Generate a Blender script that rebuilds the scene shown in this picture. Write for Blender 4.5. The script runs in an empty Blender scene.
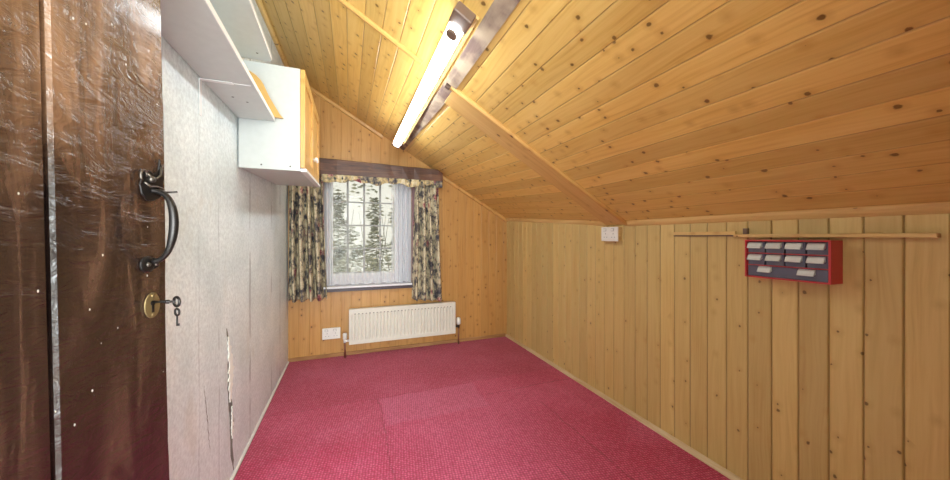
import bpy, math, random
from mathutils import Vector, Matrix
R = math.radians
sc = bpy.context.scene
col = sc.collection

# ------------------------------------------------------------------ camera, world, light, exposure
H = 1.10
cam_d = bpy.data.cameras.new('camera')
cam = bpy.data.objects.new('camera', cam_d); col.objects.link(cam)
cam.location = (0, 0, H)
cam.rotation_euler = (R(90), 0, -R(20.898))
cam_d.sensor_width = 36; cam_d.lens = 330 / 950 * 36
cam_d.shift_y = -3 / 950
cam_d.clip_start = 0.02
sc.camera = cam

w = bpy.data.worlds.new('world'); sc.world = w; w.use_nodes = True
bg = w.node_tree.nodes['Background']
bg.inputs[0].default_value = (0.92, 0.91, 0.78, 1); bg.inputs[1].default_value = 0.56

def area(name, loc, rot, sx, sy, power, colr):
    l = bpy.data.lights.new(name, 'AREA'); l.shape = 'RECTANGLE'; l.size = sx; l.size_y = sy
    l.energy = power; l.color = colr
    o = bpy.data.objects.new(name, l); col.objects.link(o); o.location = loc; o.rotation_euler = rot
    return o
area('added_landing_fill', (0.0, -1.545, 1.15), (R(90), 0, 0), 1.9, 1.9, 135, (0.84, 0.94, 1.0))  # added fill light behind the camera, brightens the room through the doorway
TUBE_STRENGTH = 16
sc.view_settings.view_transform = 'Standard'; sc.view_settings.look = 'None'
sc.view_settings.gamma = 1; sc.view_settings.use_curve_mapping = False
sc.view_settings.exposure = 0.84

# ------------------------------------------------------------------ node material helpers
def srgb(r, g, b):
    f = lambda v: (v/255/12.92) if v <= 10 else ((v/255+0.055)/1.055)**2.4
    return (f(r), f(g), f(b), 1)

class NT:
    def __init__(s, name, rough=0.6):
        s.m = bpy.data.materials.new(name); s.m.use_nodes = True
        s.t = s.m.node_tree; s.b = s.t.nodes['Principled BSDF']; s.b.inputs['Roughness'].default_value = rough
    def n(s, typ, **k):
        o = s.t.nodes.new(typ)
        for a, v in k.items(): setattr(o, a, v)
        return o
    def link(s, a, b): s.t.links.new(a, b)
    def put(s, sock, v):
        if isinstance(v, bpy.types.NodeSocket): s.link(v, sock)
        elif v is not None: sock.default_value = v
    def math(s, op, a, b=None, c=None, clamp=False):
        o = s.n('ShaderNodeMath', operation=op); o.use_clamp = clamp
        s.put(o.inputs[0], a); s.put(o.inputs[1], b)
        if c is not None: s.put(o.inputs[2], c)
        return o.outputs[0]
    def coord(s, kind='Object'):
        o = s.n('ShaderNodeTexCoord'); return o.outputs[kind]
    def sep(s, v):
        o = s.n('ShaderNodeSeparateXYZ'); s.link(v, o.inputs[0]); return o.outputs
    def comb(s, x=0., y=0., z=0.):
        o = s.n('ShaderNodeCombineXYZ')
        for i, v in enumerate((x, y, z)): s.put(o.inputs[i], v)
        return o.outputs[0]
    def scale(s, v, xyz):
        o = s.n('ShaderNodeVectorMath', operation='MULTIPLY'); s.link(v, o.inputs[0]); o.inputs[1].default_value = xyz
        return o.outputs[0]
    def noise(s, v, scale=5, detail=3, rough=.5, dist=0, out='Fac'):
        o = s.n('ShaderNodeTexNoise'); s.link(v, o.inputs['Vector'])
        o.inputs['Scale'].default_value = scale; o.inputs['Detail'].default_value = detail
        o.inputs['Roughness'].default_value = rough; o.inputs['Distortion'].default_value = dist
        return o.outputs[out]
    def voro(s, v, scale=5, rnd=1., feature='F1', out='Distance'):
        o = s.n('ShaderNodeTexVoronoi', feature=feature); s.link(v, o.inputs['Vector'])
        o.inputs['Scale'].default_value = scale; o.inputs['Randomness'].default_value = rnd
        return o.outputs[out]
    def ramp(s, f, stops, interp='LINEAR'):
        o = s.n('ShaderNodeValToRGB'); s.link(f, o.inputs[0]); o.color_ramp.interpolation = interp
        e = o.color_ramp.elements
        while len(e) < len(stops): e.new(0.5)
        for i, (p, c) in enumerate(stops):
            e[i].position = p; e[i].color = c if len(c) == 4 else (*c, 1)
        return o.outputs[0]
    def maprange(s, f, a, b, c=0., d=1.):
        o = s.n('ShaderNodeMapRange'); s.put(o.inputs[0], f)
        for i, v in enumerate((a, b, c, d)): o.inputs[i+1].default_value = v
        return o.outputs[0]
    def mix(s, f, a, b, blend='MIX'):
        o = s.n('ShaderNodeMix', data_type='RGBA', blend_type=blend)
        s.put(o.inputs['Factor'], f); s.put(o.inputs['A'], a); s.put(o.inputs['B'], b)
        return o.outputs['Result']
    def color(s, c): s.put(s.b.inputs['Base Color'], c)
    def bump(s, h, strength=.3, dist=.01):
        o = s.n('ShaderNodeBump'); s.link(h, o.inputs['Height']); o.inputs['Strength'].default_value = strength
        o.inputs['Distance'].default_value = dist; s.link(o.outputs[0], s.b.inputs['Normal'])
def plain(name, c, rough=.5, metal=0., spec=None, grain=0.):
    k = NT(name, rough); k.b.inputs['Metallic'].default_value = metal
    v = k.coord()
    nz = k.noise(v, 30, 3)
    d = tuple(x*(.9-grain) for x in c[:3]) + (1,); l = tuple(min(1, x*1.04) for x in c[:3]) + (1,)
    k.color(k.mix(nz, d, l))
    k.bump(nz, .05, .003)
    return k.m

def pine(name, u, l, pitch, off, base, dark, light, knots=.35, rough=.38, tone=.5, seed=0., ksz=.105, joint=.62):
    """tongue and groove pine: u = axis across the boards, l = axis along them"""
    k = NT(name, rough); xyz = k.sep(k.coord()); U, L = xyz[u], xyz[l]
    bi = k.math('FLOOR', k.math('DIVIDE', k.math('SUBTRACT', U, off), pitch))
    wn = k.n('ShaderNodeTexWhiteNoise', noise_dimensions='1D'); k.link(k.math('ADD', bi, seed), wn.inputs['W'])
    rnd = wn.outputs['Value']
    shift = k.math('MULTIPLY', rnd, 37.3)
    gv = k.comb(k.math('MULTIPLY', U, 1.0), k.math('ADD', L, shift), shift)
    warp = k.noise(k.scale(gv, (9, 2.2, 1)), 1, 2)
    gr = k.noise(k.scale(k.comb(k.math('ADD', U, k.math('MULTIPLY', warp, .05)), k.math('ADD', L, shift), shift), (95, 3.0, 1)), 1, 4, .6)
    broad = k.noise(k.scale(gv, (16, 1.6, 1)), 1, 3, .55)
    c = k.ramp(gr, [(.10, dark), (.48, base), (.86, light)])
    c = k.mix(k.math('MULTIPLY', k.maprange(broad, .35, .7), .55), c, light)
    # board to board tone
    tn = k.maprange(rnd, 0, 1, 1-.26*tone, 1+.16*tone)
    hs = k.n('ShaderNodeHueSaturation'); k.link(c, hs.inputs['Color']); k.link(tn, hs.inputs['Value'])
    hs.inputs['Saturation'].default_value = 1.0; c = hs.outputs[0]
    # darkened varnish in the joints
    fr = k.math('FRACT', k.math('DIVIDE', k.math('SUBTRACT', U, off), pitch))
    ed = k.math('MULTIPLY', k.math('MINIMUM', fr, k.math('SUBTRACT', 1., fr)), pitch)
    c = k.mix(k.maprange(ed, .0006, .0034, joint, 0), c, tuple(x*.45 for x in dark[:3]) + (1,))
    # knots
    kv = k.comb(k.math('ADD', k.math('MULTIPLY', U, 12.5), k.math('MULTIPLY', bi, 5.0)), k.math('ADD', k.math('MULTIPLY', L, 10.5), k.math('MULTIPLY', shift, 3)), 0.)
    kvn = k.n('ShaderNodeTexVoronoi', voronoi_dimensions='2D'); k.link(kv, kvn.inputs['Vector']); kvn.inputs['Scale'].default_value = 1
    pres = k.sep(kvn.outputs['Color'])
    dst = k.math('ADD', kvn.outputs['Distance'], k.math('MULTIPLY', k.math('SUBTRACT', k.noise(kv, 7, 2), .5), .10))
    rad = k.maprange(pres[1], 0, 1, .02, ksz)
    core = k.math('MULTIPLY', k.math('LESS_THAN', pres[0], knots), k.maprange(k.math('DIVIDE', dst, rad), .7, 1.15, 1, 0))
    halo = k.math('MULTIPLY', k.math('LESS_THAN', pres[0], knots+.15), k.maprange(dst, .03, .26, .5, 0))
    kd = tuple(x*.30 for x in dark[:3]) + (1,)
    c = k.mix(halo, c, dark); c = k.mix(k.math('MULTIPLY', core, .88), c, kd)
    k.color(c)
    k.bump(k.math('ADD', k.math('MULTIPLY', gr, .5), k.math('MULTIPLY', core, .4)), .10, .004)
    return k.m

# ------------------------------------------------------------------ mesh helpers
class MB:
    def __init__(s): s.v = []; s.f = []; s.M = None
    def add(s, vs, fs):
        b = len(s.v)
        s.v += [tuple(s.M @ Vector(p)) if s.M else tuple(p) for p in vs]
        s.f += [tuple(b+i for i in f) for f in fs]
        return s
    def box(s, x0, x1, y0, y1, z0, z1):
        return s.add([(x0,y0,z0),(x1,y0,z0),(x1,y1,z0),(x0,y1,z0),(x0,y0,z1),(x1,y0,z1),(x1,y1,z1),(x0,y1,z1)],
                     [(0,3,2,1),(4,5,6,7),(0,1,5,4),(1,2,6,5),(2,3,7,6),(3,0,4,7)])
    def hexa(s, pts):   # 8 points, bottom ring then top ring
        return s.add(pts, [(0,3,2,1),(4,5,6,7),(0,1,5,4),(1,2,6,5),(2,3,7,6),(3,0,4,7)])
    def prism(s, poly, vec):
        n = len(poly); v = Vector(vec)
        return s.add(list(poly) + [tuple(Vector(p)+v) for p in poly],
                     [tuple(range(n))[::-1], tuple(range(n, 2*n))] + [(i, (i+1) % n, n+(i+1) % n, n+i) for i in range(n)])
    def tube(s, path, r, n=10, closed=False, flat=None):
        P = [Vector(p) for p in path]; m = len(P); rs = r if isinstance(r, (list, tuple)) else [r]*m
        vs = []; up = None
        for i, p in enumerate(P):
            a = P[(i-1) % m] if (closed or i) else p; b = P[(i+1) % m] if (closed or i < m-1) else p
            t = (b-a).normalized()
            if up is None: up = t.orthogonal().normalized()
            up = (up - t*up.dot(t)).normalized(); sd = t.cross(up)
            for j in range(n):
                q = 2*math.pi*j/n
                vs.append(tuple(p + rs[i]*(math.cos(q)*up + math.sin(q)*sd)))
        fs = []
        for i in range(m if closed else m-1):
            for j in range(n):
                a = i*n+j; b = i*n+(j+1) % n; c = ((i+1) % m)*n+(j+1) % n; d = ((i+1) % m)*n+j
                fs.append((a, b, c, d))
        if not closed: fs += [tuple(range(n))[::-1], tuple((m-1)*n+j for j in range(n))]
        return s.add(vs, fs)
    def lathe(s, prof, c=(0,0,0), axis='Z', n=20):
        vs = []; fs = []
        for r, h in prof:
            for j in range(n):
                q = 2*math.pi*j/n; x, y = r*math.cos(q), r*math.sin(q)
                p = {'Z': (x, y, h), 'Y': (x, h, y), 'X': (h, x, y)}[axis]
                vs.append((c[0]+p[0], c[1]+p[1], c[2]+p[2]))
        for i in range(len(prof)-1):
            for j in range(n): fs.append((i*n+j, i*n+(j+1) % n, (i+1)*n+(j+1) % n, (i+1)*n+j))
        fs += [tuple(range(n))[::-1], tuple((len(prof)-1)*n+j for j in range(n))]
        return s.add(vs, fs)
    def sheet(s, nu, nv, f):
        vs = [f(i/nu, j/nv) for j in range(nv+1) for i in range(nu+1)]
        return s.add(vs, [(j*(nu+1)+i, j*(nu+1)+i+1, (j+1)*(nu+1)+i+1, (j+1)*(nu+1)+i) for j in range(nv) for i in range(nu)])
    def build(s, name, mat, parent=None, org=(0,0,0), bevel=0, smooth=False, solid=0, segs=2):
        me = bpy.data.meshes.new(name); o3 = Vector(org)
        me.from_pydata([tuple(Vector(p)-o3) for p in s.v], [], s.f); me.validate(); me.update()
        import bmesh
        bm = bmesh.new(); bm.from_mesh(me); bmesh.ops.recalc_face_normals(bm, faces=bm.faces); bm.to_mesh(me); bm.free()
        me.materials.append(mat)
        if smooth:
            for p in me.polygons: p.use_smooth = True
        o = bpy.data.objects.new(name, me); col.objects.link(o)
        if parent is not None:
            o.parent = parent; wl = Vector((0,0,0)); q = parent
            while q is not None: wl += Vector(q.location); q = q.parent
            o.location = o3 - wl
        else: o.location = o3
        if bevel:
            b = o.modifiers.new('bevel', 'BEVEL'); b.width = bevel; b.segments = segs; b.limit_method = 'ANGLE'
        if solid:
            b = o.modifiers.new('solid', 'SOLIDIFY'); b.thickness = solid; b.offset = 0
        return o
def tag(o, label=None, cat=None, group=None, kind=None):
    if label: o['label'] = label
    if cat: o['category'] = cat
    if group: o['group'] = group
    if kind: o['kind'] = kind
    return o
def struct(o): o['kind'] = 'structure'; return o
def empty(name, loc):
    o = bpy.data.objects.new(name, None); col.objects.link(o); o.location = loc; o.empty_display_size = .05
    return o

# ------------------------------------------------------------------ materials
WH = (1, 1, 1, 1)
m_ceil = pine('ceiling_pine', 0, 1, .0773, -.009, srgb(224,182,98), srgb(190,138,62), srgb(236,202,124), .80, .33, .6, 3., .10, .5)
m_wr = pine('right_wall_pine', 1, 2, .0875, .0535, srgb(202,170,104), srgb(180,144,80), srgb(214,188,124), .26, .5, .55, 11., .075)
m_wb = pine('back_wall_pine', 0, 2, .0875, .02, srgb(192,140,74), srgb(156,102,46), srgb(204,156,90), .34, .42, .35, 29., .085, .22)
m_trim = pine('trim_pine', 2, 1, 5., 1.3, srgb(216,178,108), srgb(180,128,66), srgb(232,200,136), .12, .4, .2, 5.)
m_trimx = pine('trim_pine_cross', 1, 0, 5., 1.3, srgb(202,152,82), srgb(160,104,48), srgb(220,176,104), .12, .4, .2, 5.)
m_beamx = pine('boxed_beam_pine', 1, 0, 5., 2.0, srgb(204,160,92), srgb(176,126,62), srgb(220,182,116), .1, .42, .2, 8.)
m_door_pine = pine('cupboard_pine', 1, 2, .2, .03, srgb(206,158,84), srgb(172,118,52), srgb(222,180,108), .2, .3, .25, 2.)

def dark_wood(name, ax_l, c1, c2, c3, rough=.35, bs=.4, fade=None):
    k = NT(name, rough); v = k.coord()
    sc3 = [26, 26, 26]; sc3[ax_l] = 2.2
    g = k.noise(k.scale(v, tuple(sc3)), 1, 5, .6, 1.2)
    b = k.noise(v, 4, 3)
    c = k.ramp(g, [(.30, c1), (.5, c2), (.72, c3)])
    c = k.mix(k.math('MULTIPLY', k.maprange(b, .4, .65), .5), c, c1)
    if fade: c = k.mix(k.maprange(k.noise(k.scale(v, (7,7,7)), 1, 4), .42, .6, 0, .8), c, fade)
    k.color(c); k.bump(g, bs, .006)
    return k.m
m_beam = dark_wood('old_beam_wood', 0, srgb(60,38,28), srgb(96,62,44), srgb(132,92,66), .5)
m_purlin = dark_wood('old_purlin_wood', 1, srgb(104,84,78), srgb(132,112,102), srgb(164,146,130), .7, .3, srgb(190,172,146))
m_purlin.node_tree.nodes['Principled BSDF'].inputs['Specular IOR Level'].default_value = .15

def door_mat():
    k = NT('dark_varnished_door', .24); v = k.coord()
    g = k.noise(k.scale(v, (14, 14, 2.6)), 1, 6, .62, 1.6)
    f = k.noise(k.scale(v, (120, 120, 12)), 1, 3, .6)
    z = k.sep(v)[2]
    c = k.ramp(g, [(.28, srgb(18,11,9)), (.5, srgb(36,23,18)), (.74, srgb(82,58,44))])
    c = k.mix(k.maprange(k.math('ADD', z, k.math('MULTIPLY', g, .25)), 1.26, 1.5, 0, .5), c, k.ramp(g, [(.3, srgb(70,44,30)), (.7, srgb(146,106,74))]))
    # redder lower boards; broad highlight painted in as paler brown up high
    c = k.mix(k.maprange(k.math('ADD', z, k.math('MULTIPLY', g, .3)), 1.06, .86, 0, .85), c, srgb(34,12,12))
    fl = k.math('LESS_THAN', k.voro(k.scale(v, (1, 1, .6)), 42), .05)
    c = k.mix(k.math('MULTIPLY', fl, .7), c, srgb(190,180,165))
    k.color(c)
    wav = k.noise(k.scale(v, (20, 20, 42)), 1, 4, .6, 2.0)
    k.bump(k.math('ADD', k.math('MULTIPLY', wav, .9), k.math('ADD', k.math('MULTIPLY', g, .6), k.math('MULTIPLY', f, .15))), .55, .008)
    k.b.inputs['Coat Weight'].default_value = .5; k.b.inputs['Coat Roughness'].default_value = .12
    return k.m
m_door = door_mat()

def left_wall_mat():
    k = NT('embossed_grey_white_paper', .42); v = k.coord(); s_ = k.sep(v)
    n1 = k.noise(v, 60, 4, .7); n2 = k.noise(v, 5, 4, .6); n3 = k.noise(v, 190, 2, .6)
    c = k.ramp(n2, [(.3, srgb(216,228,228)), (.55, srgb(234,243,243)), (.75, srgb(244,250,248))])
    c = k.mix(k.maprange(n1, .38, .62, .34, 0), c, srgb(150,157,158))
    Y, Z = s_[1], s_[2]
    wob = k.math('MULTIPLY', k.math('SUBTRACT', k.noise(k.comb(0., 0., Z), 3, 2), .5), .03)
    for y0, wd, st in ((1.451, .006, .35), (1.645, .006, .5), (2.101, .016, .75), (2.63, .02, .5), (1.13, .006, .35), (2.93, .02, .55)):
        d = k.math('ABSOLUTE', k.math('SUBTRACT', k.math('ADD', Y, wob), y0))
        st_n = k.maprange(k.noise(k.comb(Y, 3.0 + y0, Z), 4.5, 3), .44, .6, 0, st)
        c = k.mix(k.math('MULTIPLY', k.maprange(d, wd*.2, wd, 1, 0), st_n), c, srgb(110,110,112))
    # yellowed glue smear
    sm = k.maprange(k.noise(k.comb(Y, 9.0, k.math('MULTIPLY', Z, .5)), 6, 3), .6, .72, 0, .3)
    c = k.mix(sm, c, srgb(196,190,172))
    k.color(c); k.bump(k.math('ADD', k.math('MULTIPLY', n1, 1.), k.math('MULTIPLY', n3, .6)), .5, .004)
    return k.m
m_wl = left_wall_mat()

def carpet_mat():
    k = NT('crimson_loop_carpet', .95); v = k.coord(); s_ = k.sep(v); X, Y = s_[0], s_[1]
    rot = k.n('ShaderNodeMapping'); k.link(v, rot.inputs[0]); rot.inputs['Rotation'].default_value = (0, 0, R(8))
    loops = k.voro(rot.outputs[0], 74, .3)
    n1 = k.noise(v, 260, 2); n2 = k.noise(v, 2.3, 4, .6); n3 = k.noise(v, 34, 3, .7)
    base = k.ramp(n2, [(.34, srgb(186,34,78)), (.5, srgb(200,54,98)), (.66, srgb(214,84,124))])
    def band(q, a, b, soft=.01):
        return k.math('MULTIPLY', k.maprange(q, a-soft, a+soft), k.maprange(q, b-soft, b+soft, 1, 0))
    wob = k.math('MULTIPLY', k.math('SUBTRACT', k.noise(v, 5, 3), .5), .07)
    Xw, Yw = k.math('ADD', X, wob), k.math('ADD', Y, wob)
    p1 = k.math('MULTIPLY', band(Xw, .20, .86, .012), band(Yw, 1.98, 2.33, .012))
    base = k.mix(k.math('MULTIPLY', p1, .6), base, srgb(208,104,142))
    p2 = band(Yw, 2.345, 4, .012)
    base = k.mix(k.math('MULTIPLY', p2, .38), base, srgb(160,40,66))
    p3 = k.math('MULTIPLY', band(Xw, -.6, .19, .012), band(Yw, 1.9, 2.33, .012))
    base = k.mix(k.math('MULTIPLY', p3, .25), base, srgb(186,82,104))
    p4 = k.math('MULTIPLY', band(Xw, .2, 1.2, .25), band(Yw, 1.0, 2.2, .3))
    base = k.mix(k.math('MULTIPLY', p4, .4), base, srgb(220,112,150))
    # joins between the pieces
    def seam(q, a, lo, hi, q2, wd=.007):
        return k.math('MULTIPLY', k.math('MULTIPLY', k.maprange(k.math('ABSOLUTE', k.math('SUBTRACT', q, a)), wd*.4, wd, 1, 0), band(q2, lo, hi, .02)), k.maprange(n3, .36, .55, .15, .8))
    for args in ((Yw, 2.338, -.6, .86, X), (Xw, .19, 1.2, 2.34, Y), (Xw, 1.20, 1.0, 1.9, Y), (Yw, 2.13, .9, 1.7, X), (Xw, .93, .9, 1.35, Y)):
        base = k.mix(k.math('MULTIPLY', seam(*args), .85), base, srgb(120,22,44))
    base = k.mix(k.maprange(n3, .45, .72, 0, .32), base, srgb(220,128,150))
    # pale thread ends in the loops
    base = k.mix(k.maprange(loops, .22, .62, 0, .62), base, srgb(126,8,42))
    base = k.mix(k.maprange(loops, .0, .30, .6, 0), base, srgb(240,138,172))
    k.color(base)
    k.b.inputs['Sheen Weight'].default_value = .15
    k.bump(k.math('ADD', k.math('MULTIPLY', loops, -1.), k.math('MULTIPLY', n1, .3)), .7, .006)
    return k.m
m_carpet = carpet_mat()

def floral_mat(name, base):
    k = NT(name, .9); v = k.coord(); w_ = k.noise(v, 9, 2, .5, 0, 'Color')
    mv = k.n('ShaderNodeVectorMath', operation='MULTIPLY_ADD'); k.link(w_, mv.inputs[0]); mv.inputs[1].default_value = (.07,.07,.07); k.link(v, mv.inputs[2])
    p = mv.outputs[0]
    n = k.noise(p, 11, 5, .72)
    c = k.ramp(n, [(.38, srgb(62,60,68)), (.45, srgb(122,114,104)), (.52, base), (.68, srgb(222,212,184))])
    fl = k.voro(p, 8, 1.); fc = k.voro(p, 8, 1., 'F1', 'Color'); pr = k.sep(fc)
    petals = k.noise(p, 55, 2)
    flower = k.math('MULTIPLY', k.maprange(fl, .22, .34, 1, 0), k.math('LESS_THAN', pr[0], .5))
    fcol = k.ramp(petals, [(.35, srgb(92,34,50)), (.5, srgb(150,84,88)), (.68, srgb(220,180,160))])
    c = k.mix(flower, c, fcol)
    leaf = k.math('MULTIPLY', k.maprange(k.voro(p, 21, 1.), .22, .34, 1, 0), k.math('GREATER_THAN', k.noise(p, 7, 2), .52))
    c = k.mix(leaf, c, k.ramp(petals, [(.4, srgb(34,38,44)), (.6, srgb(92,98,92))]))
    k.color(c); k.bump(k.noise(v, 400, 1), .1, .002)
    return k.m
m_floral = floral_mat('floral_cotton', srgb(200,186,152))
m_floral_y = floral_mat('floral_cotton_valance', srgb(192,172,124))

m_white = plain('white_melamine', srgb(200,203,198), .35)
m_white_edge = plain('white_edge_band', srgb(238,238,234), .4)
m_plastic = plain('white_plastic', srgb(236,234,226), .3)
m_plastic_d = plain('grey_plastic_recess', srgb(176,174,168), .5)
m_rad = plain('cream_radiator_enamel', srgb(222,219,204), .32)
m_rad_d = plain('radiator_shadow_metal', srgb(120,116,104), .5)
m_copper = plain('copper_pipe', srgb(150,104,80), .4, .6)
m_iron = plain('black_iron', srgb(44,40,38), .32, .7)
m_iron2 = plain('worn_iron', srgb(96,88,80), .35, .8)
m_brass = plain('old_brass', srgb(140,120,82), .45, .75, grain=.15)
m_red = plain('red_enamel', srgb(196,44,50), .35)
m_dark_in = plain('dark_rack_back', srgb(52,34,40), .6)
m_drawer = plain('smoky_grey_drawer', srgb(92,92,108), .25)
m_label = plain('white_drawer_handle', srgb(214,218,212), .4)
m_mauve = plain('mauve_brown_paint', srgb(122,88,88), .45)
m_sill = plain('white_sill_paint', srgb(225,224,226), .35)
m_sill_d = plain('dark_sill_paint', srgb(66,52,56), .4)
m_frame = plain('mauve_grey_frame_paint', srgb(176,168,172), .5)
m_lead = plain('window_bar_paint', srgb(150,150,144), .5)
m_brown = plain('shadow_strip_brown', srgb(112,88,72), .4)
m_brown_d = plain('dark_end_grain', srgb(70,50,36), .7)
m_spine = plain('batten_white_metal', srgb(206,200,188), .4)
m_plaster = plain('white_landing_plaster', srgb(225,222,214), .8)
m_crack = plain('dark_crack', srgb(120,116,108), .9)
m_torn = plain('torn_cream_paper', srgb(244,246,236), .8)
m_slab = plain('backing', srgb(150,120,84), .8)
m_rough = dark_wood('unpainted_skirting', 0, srgb(140,96,56), srgb(172,126,78), srgb(204,164,112), .7)
m_pale_edge = dark_wood('pale_floor_edge', 1, srgb(190,160,116), srgb(208,184,144), srgb(224,206,172), .7)
m_seal = plain('white_sealant', srgb(220,218,212), .7)

def net_mat():
    k = NT('white_net_lace', .8); v = k.coord()
    at = k.n('ShaderNodeAttribute'); at.attribute_name = 'weave_cover'
    lace = k.noise(v, 60, 3, .7)
    d = k.math('ADD', at.outputs['Fac'], k.math('MULTIPLY', k.math('SUBTRACT', lace, .5), .25), clamp=True)
    tr = k.n('ShaderNodeBsdfTransparent'); df = k.n('ShaderNodeBsdfDiffuse'); tl = k.n('ShaderNodeBsdfTranslucent')
    for q in (df, tl): q.inputs['Color'].default_value = (.96, .97, .99, 1)
    m1 = k.n('ShaderNodeMixShader'); m1.inputs[0].default_value = .45
    k.link(df.outputs[0], m1.inputs[1]); k.link(tl.outputs[0], m1.inputs[2])
    m2 = k.n('ShaderNodeMixShader'); k.link(d, m2.inputs[0]); k.link(tr.outputs[0], m2.inputs[1]); k.link(m1.outputs[0], m2.inputs[2])
    k.link(m2.outputs[0], k.t.nodes['Material Output'].inputs['Surface'])
    return k.m
m_net = net_mat()
def glass_mat():
    k = NT('window_glass', .02)
    tr = k.n('ShaderNodeBsdfTransparent'); gl = k.n('ShaderNodeBsdfGlossy'); gl.inputs['Roughness'].default_value = .02
    m2 = k.n('ShaderNodeMixShader'); m2.inputs[0].default_value = .004
    k.link(tr.outputs[0], m2.inputs[1]); k.link(gl.outputs[0], m2.inputs[2])
    k.link(m2.outputs[0], k.t.nodes['Material Output'].inputs['Surface'])
    return k.m
m_glass = glass_mat()
def emit(name, c, s):
    k = NT(name); k.b.inputs['Emission Color'].default_value = c; k.b.inputs['Emission Strength'].default_value = s
    k.color((.9,.9,.9,1)); return k.m
m_tube = emit('glowing_tube', (.90, .97, 1.0, 1), TUBE_STRENGTH)

# ------------------------------------------------------------------ room shell
XL, XR, YB, YF = -.50, 1.638, 3.30, .05
SL = .587
def z0(y): return 2.15 if y <= 1.69 else 2.15 + .11*(y-1.69)/(3.3-1.69)
def zc(x, y): return z0(y) - SL*x

def strips(a, b, pitch, off, g=.0045, d=.005, cuts=()):
    """profile across boards: list of (u, depth) pairs, grooves at the joints"""
    n0 = math.floor((a-off)/pitch); pts = set([a, b]) | set(c for c in cuts if a < c < b)
    n = n0
    while off+n*pitch <= b+pitch:
        for q in (-g, 0, g):
            u = off+n*pitch+q
            if a < u < b: pts.add(u)
        n += 1
    pts = sorted(pts)
    def dep(u):
        r = (u-off)/pitch; e = abs(r-round(r))*pitch
        return d*max(0, 1-e/g)
    return [(p, dep(p)) for p in pts]

# floor and carpet
fl = struct(MB().box(XL-.1, XR+.1, -.06, YB+.2, -.06, -.009).build('floor', m_slab))
cp = MB().box(XL+.012, XR-.012, .055, YB-.012, -.009, 0).build('carpet', m_carpet)
tag(cp, 'crimson red fitted loop-pile carpet in joined pieces covering the whole floor', 'carpet')

# left wall, slightly bowed sheet on a slab
b = MB(); b.box(XL-.1, XL, -.06, YB+.1, -.06, 2.62)
wall_left = struct(b.build('wall_left', m_wl))
# right wall of vertical boards
b = MB(); S = strips(YF, YB, .0875, .0535)
for (y1, d1), (y2, d2) in zip(S, S[1:]):
    b.add([(XR+d1, y1, -.05), (XR+d2, y2, -.05), (XR+d2, y2, zc(XR, y2)+.01), (XR+d1, y1, zc(XR, y1)+.01)], [(0,1,2,3)])
b.box(XR+.012, XR+.1, -.06, YB+.1, -.06, 1.32)
struct(b.build('wall_right', m_wr))
# back wall of vertical boards with the window opening
OX0, OX1, OZ0, OZ1 = -.215, .580, .640, 1.66
b = MB(); S = strips(XL, XR, .0875, .02, g=.003, d=.0015, cuts=(OX0, OX1))
for (x1, d1), (x2, d2) in zip(S, S[1:]):
    inside = x1 >= OX0-1e-6 and x2 <= OX1+1e-6
    rng = [(-.05, OZ0), (OZ1, None)] if inside else [(-.05, None)]
    for za, zb in rng:
        t1 = zb if zb else zc(x1, YB)+.02; t2 = zb if zb else zc(x2, YB)+.02
        b.add([(x1, YB+d1, za), (x2, YB+d2, za), (x2, YB+d2, t2), (x1, YB+d1, t1)], [(0,1,2,3)])
wall_back = struct(b.build('wall_back', m_wb))
b = MB(); B0, B1 = YB+.006, YB+.22
b.box(XL-.1, OX0, B0, B1, -.06, 2.70); b.box(OX1, XR+.1, B0, B1, -.06, 2.0)
b.box(OX0, OX1, B0, B1, -.06, OZ0); b.box(OX0, OX1, B0, B1, OZ1, 2.45)
b.build('wall_core', m_plaster, wall_back)
# front wall with the doorway the picture is taken from
b = MB(); b.box(XL-.1, -.47, -.06, YF, -.06, 2.7); b.box(.30, XR+.1, -.06, YF, -.06, 2.7); b.box(-.47, .30, -.06, YF, 2.0, 2.7)
struct(b.build('wall_front', m_plaster))
# landing behind the doorway
b = MB()
b.box(-1.2, 1.2, -1.6, -.06, -.06, 0); b.box(-1.2, 1.2, -1.6, -.06, 2.2, 2.3)
b.box(-1.3, -1.2, -1.6, -.06, -.06, 2.3); b.box(1.2, 1.3, -1.6, -.06, -.06, 2.3); b.box(-1.3, 1.3, -1.7, -1.6, -.06, 2.3)
struct(b.build('wall_landing', m_plaster))
b = MB(); b.box(-1.05, -.97, -1.599, -1.55, .15, 2.15); b.box(.97, 1.05, -1.599, -1.55, .15, 2.15); b.box(-.97, .97, -1.599, -1.55, .12, .19); b.box(-.97, .97, -1.599, -1.55, 2.11, 2.18)
struct(b.build('added_window_frame', m_sill))  # added, unseen frame that goes with the landing fill light
# ceiling, one slope falling to the right, boards running front to back, dipping at the rib
b = MB(); S = strips(XL-.02, XR+.02, .0773, -.009, g=.0035, d=.003); ys = [-.06, .8, 1.69, 2.2, 2.8, YB+.02]
for (x1, d1), (x2, d2) in zip(S, S[1:]):
    for y1, y2 in zip(ys, ys[1:]):
        b.add([(x1, y1, zc(x1, y1)+d1), (x2, y1, zc(x2, y1)+d2), (x2, y2, zc(x2, y2)+d2), (x1, y2, zc(x1, y2)+d1)], [(0,1,2,3)])
for y1, y2 in ((-.06, 1.69), (1.69, YB+.1)):
    pts = []
    for dz in (.012, .09):
        pts += [(x, y, zc(x, y)+dz) for x, y in ((XL-.1, y1), (XR+.1, y1), (XR+.1, y2), (XL-.1, y2))]
    b.hexa(pts)
struct(b.build('ceiling', m_ceil))

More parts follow.
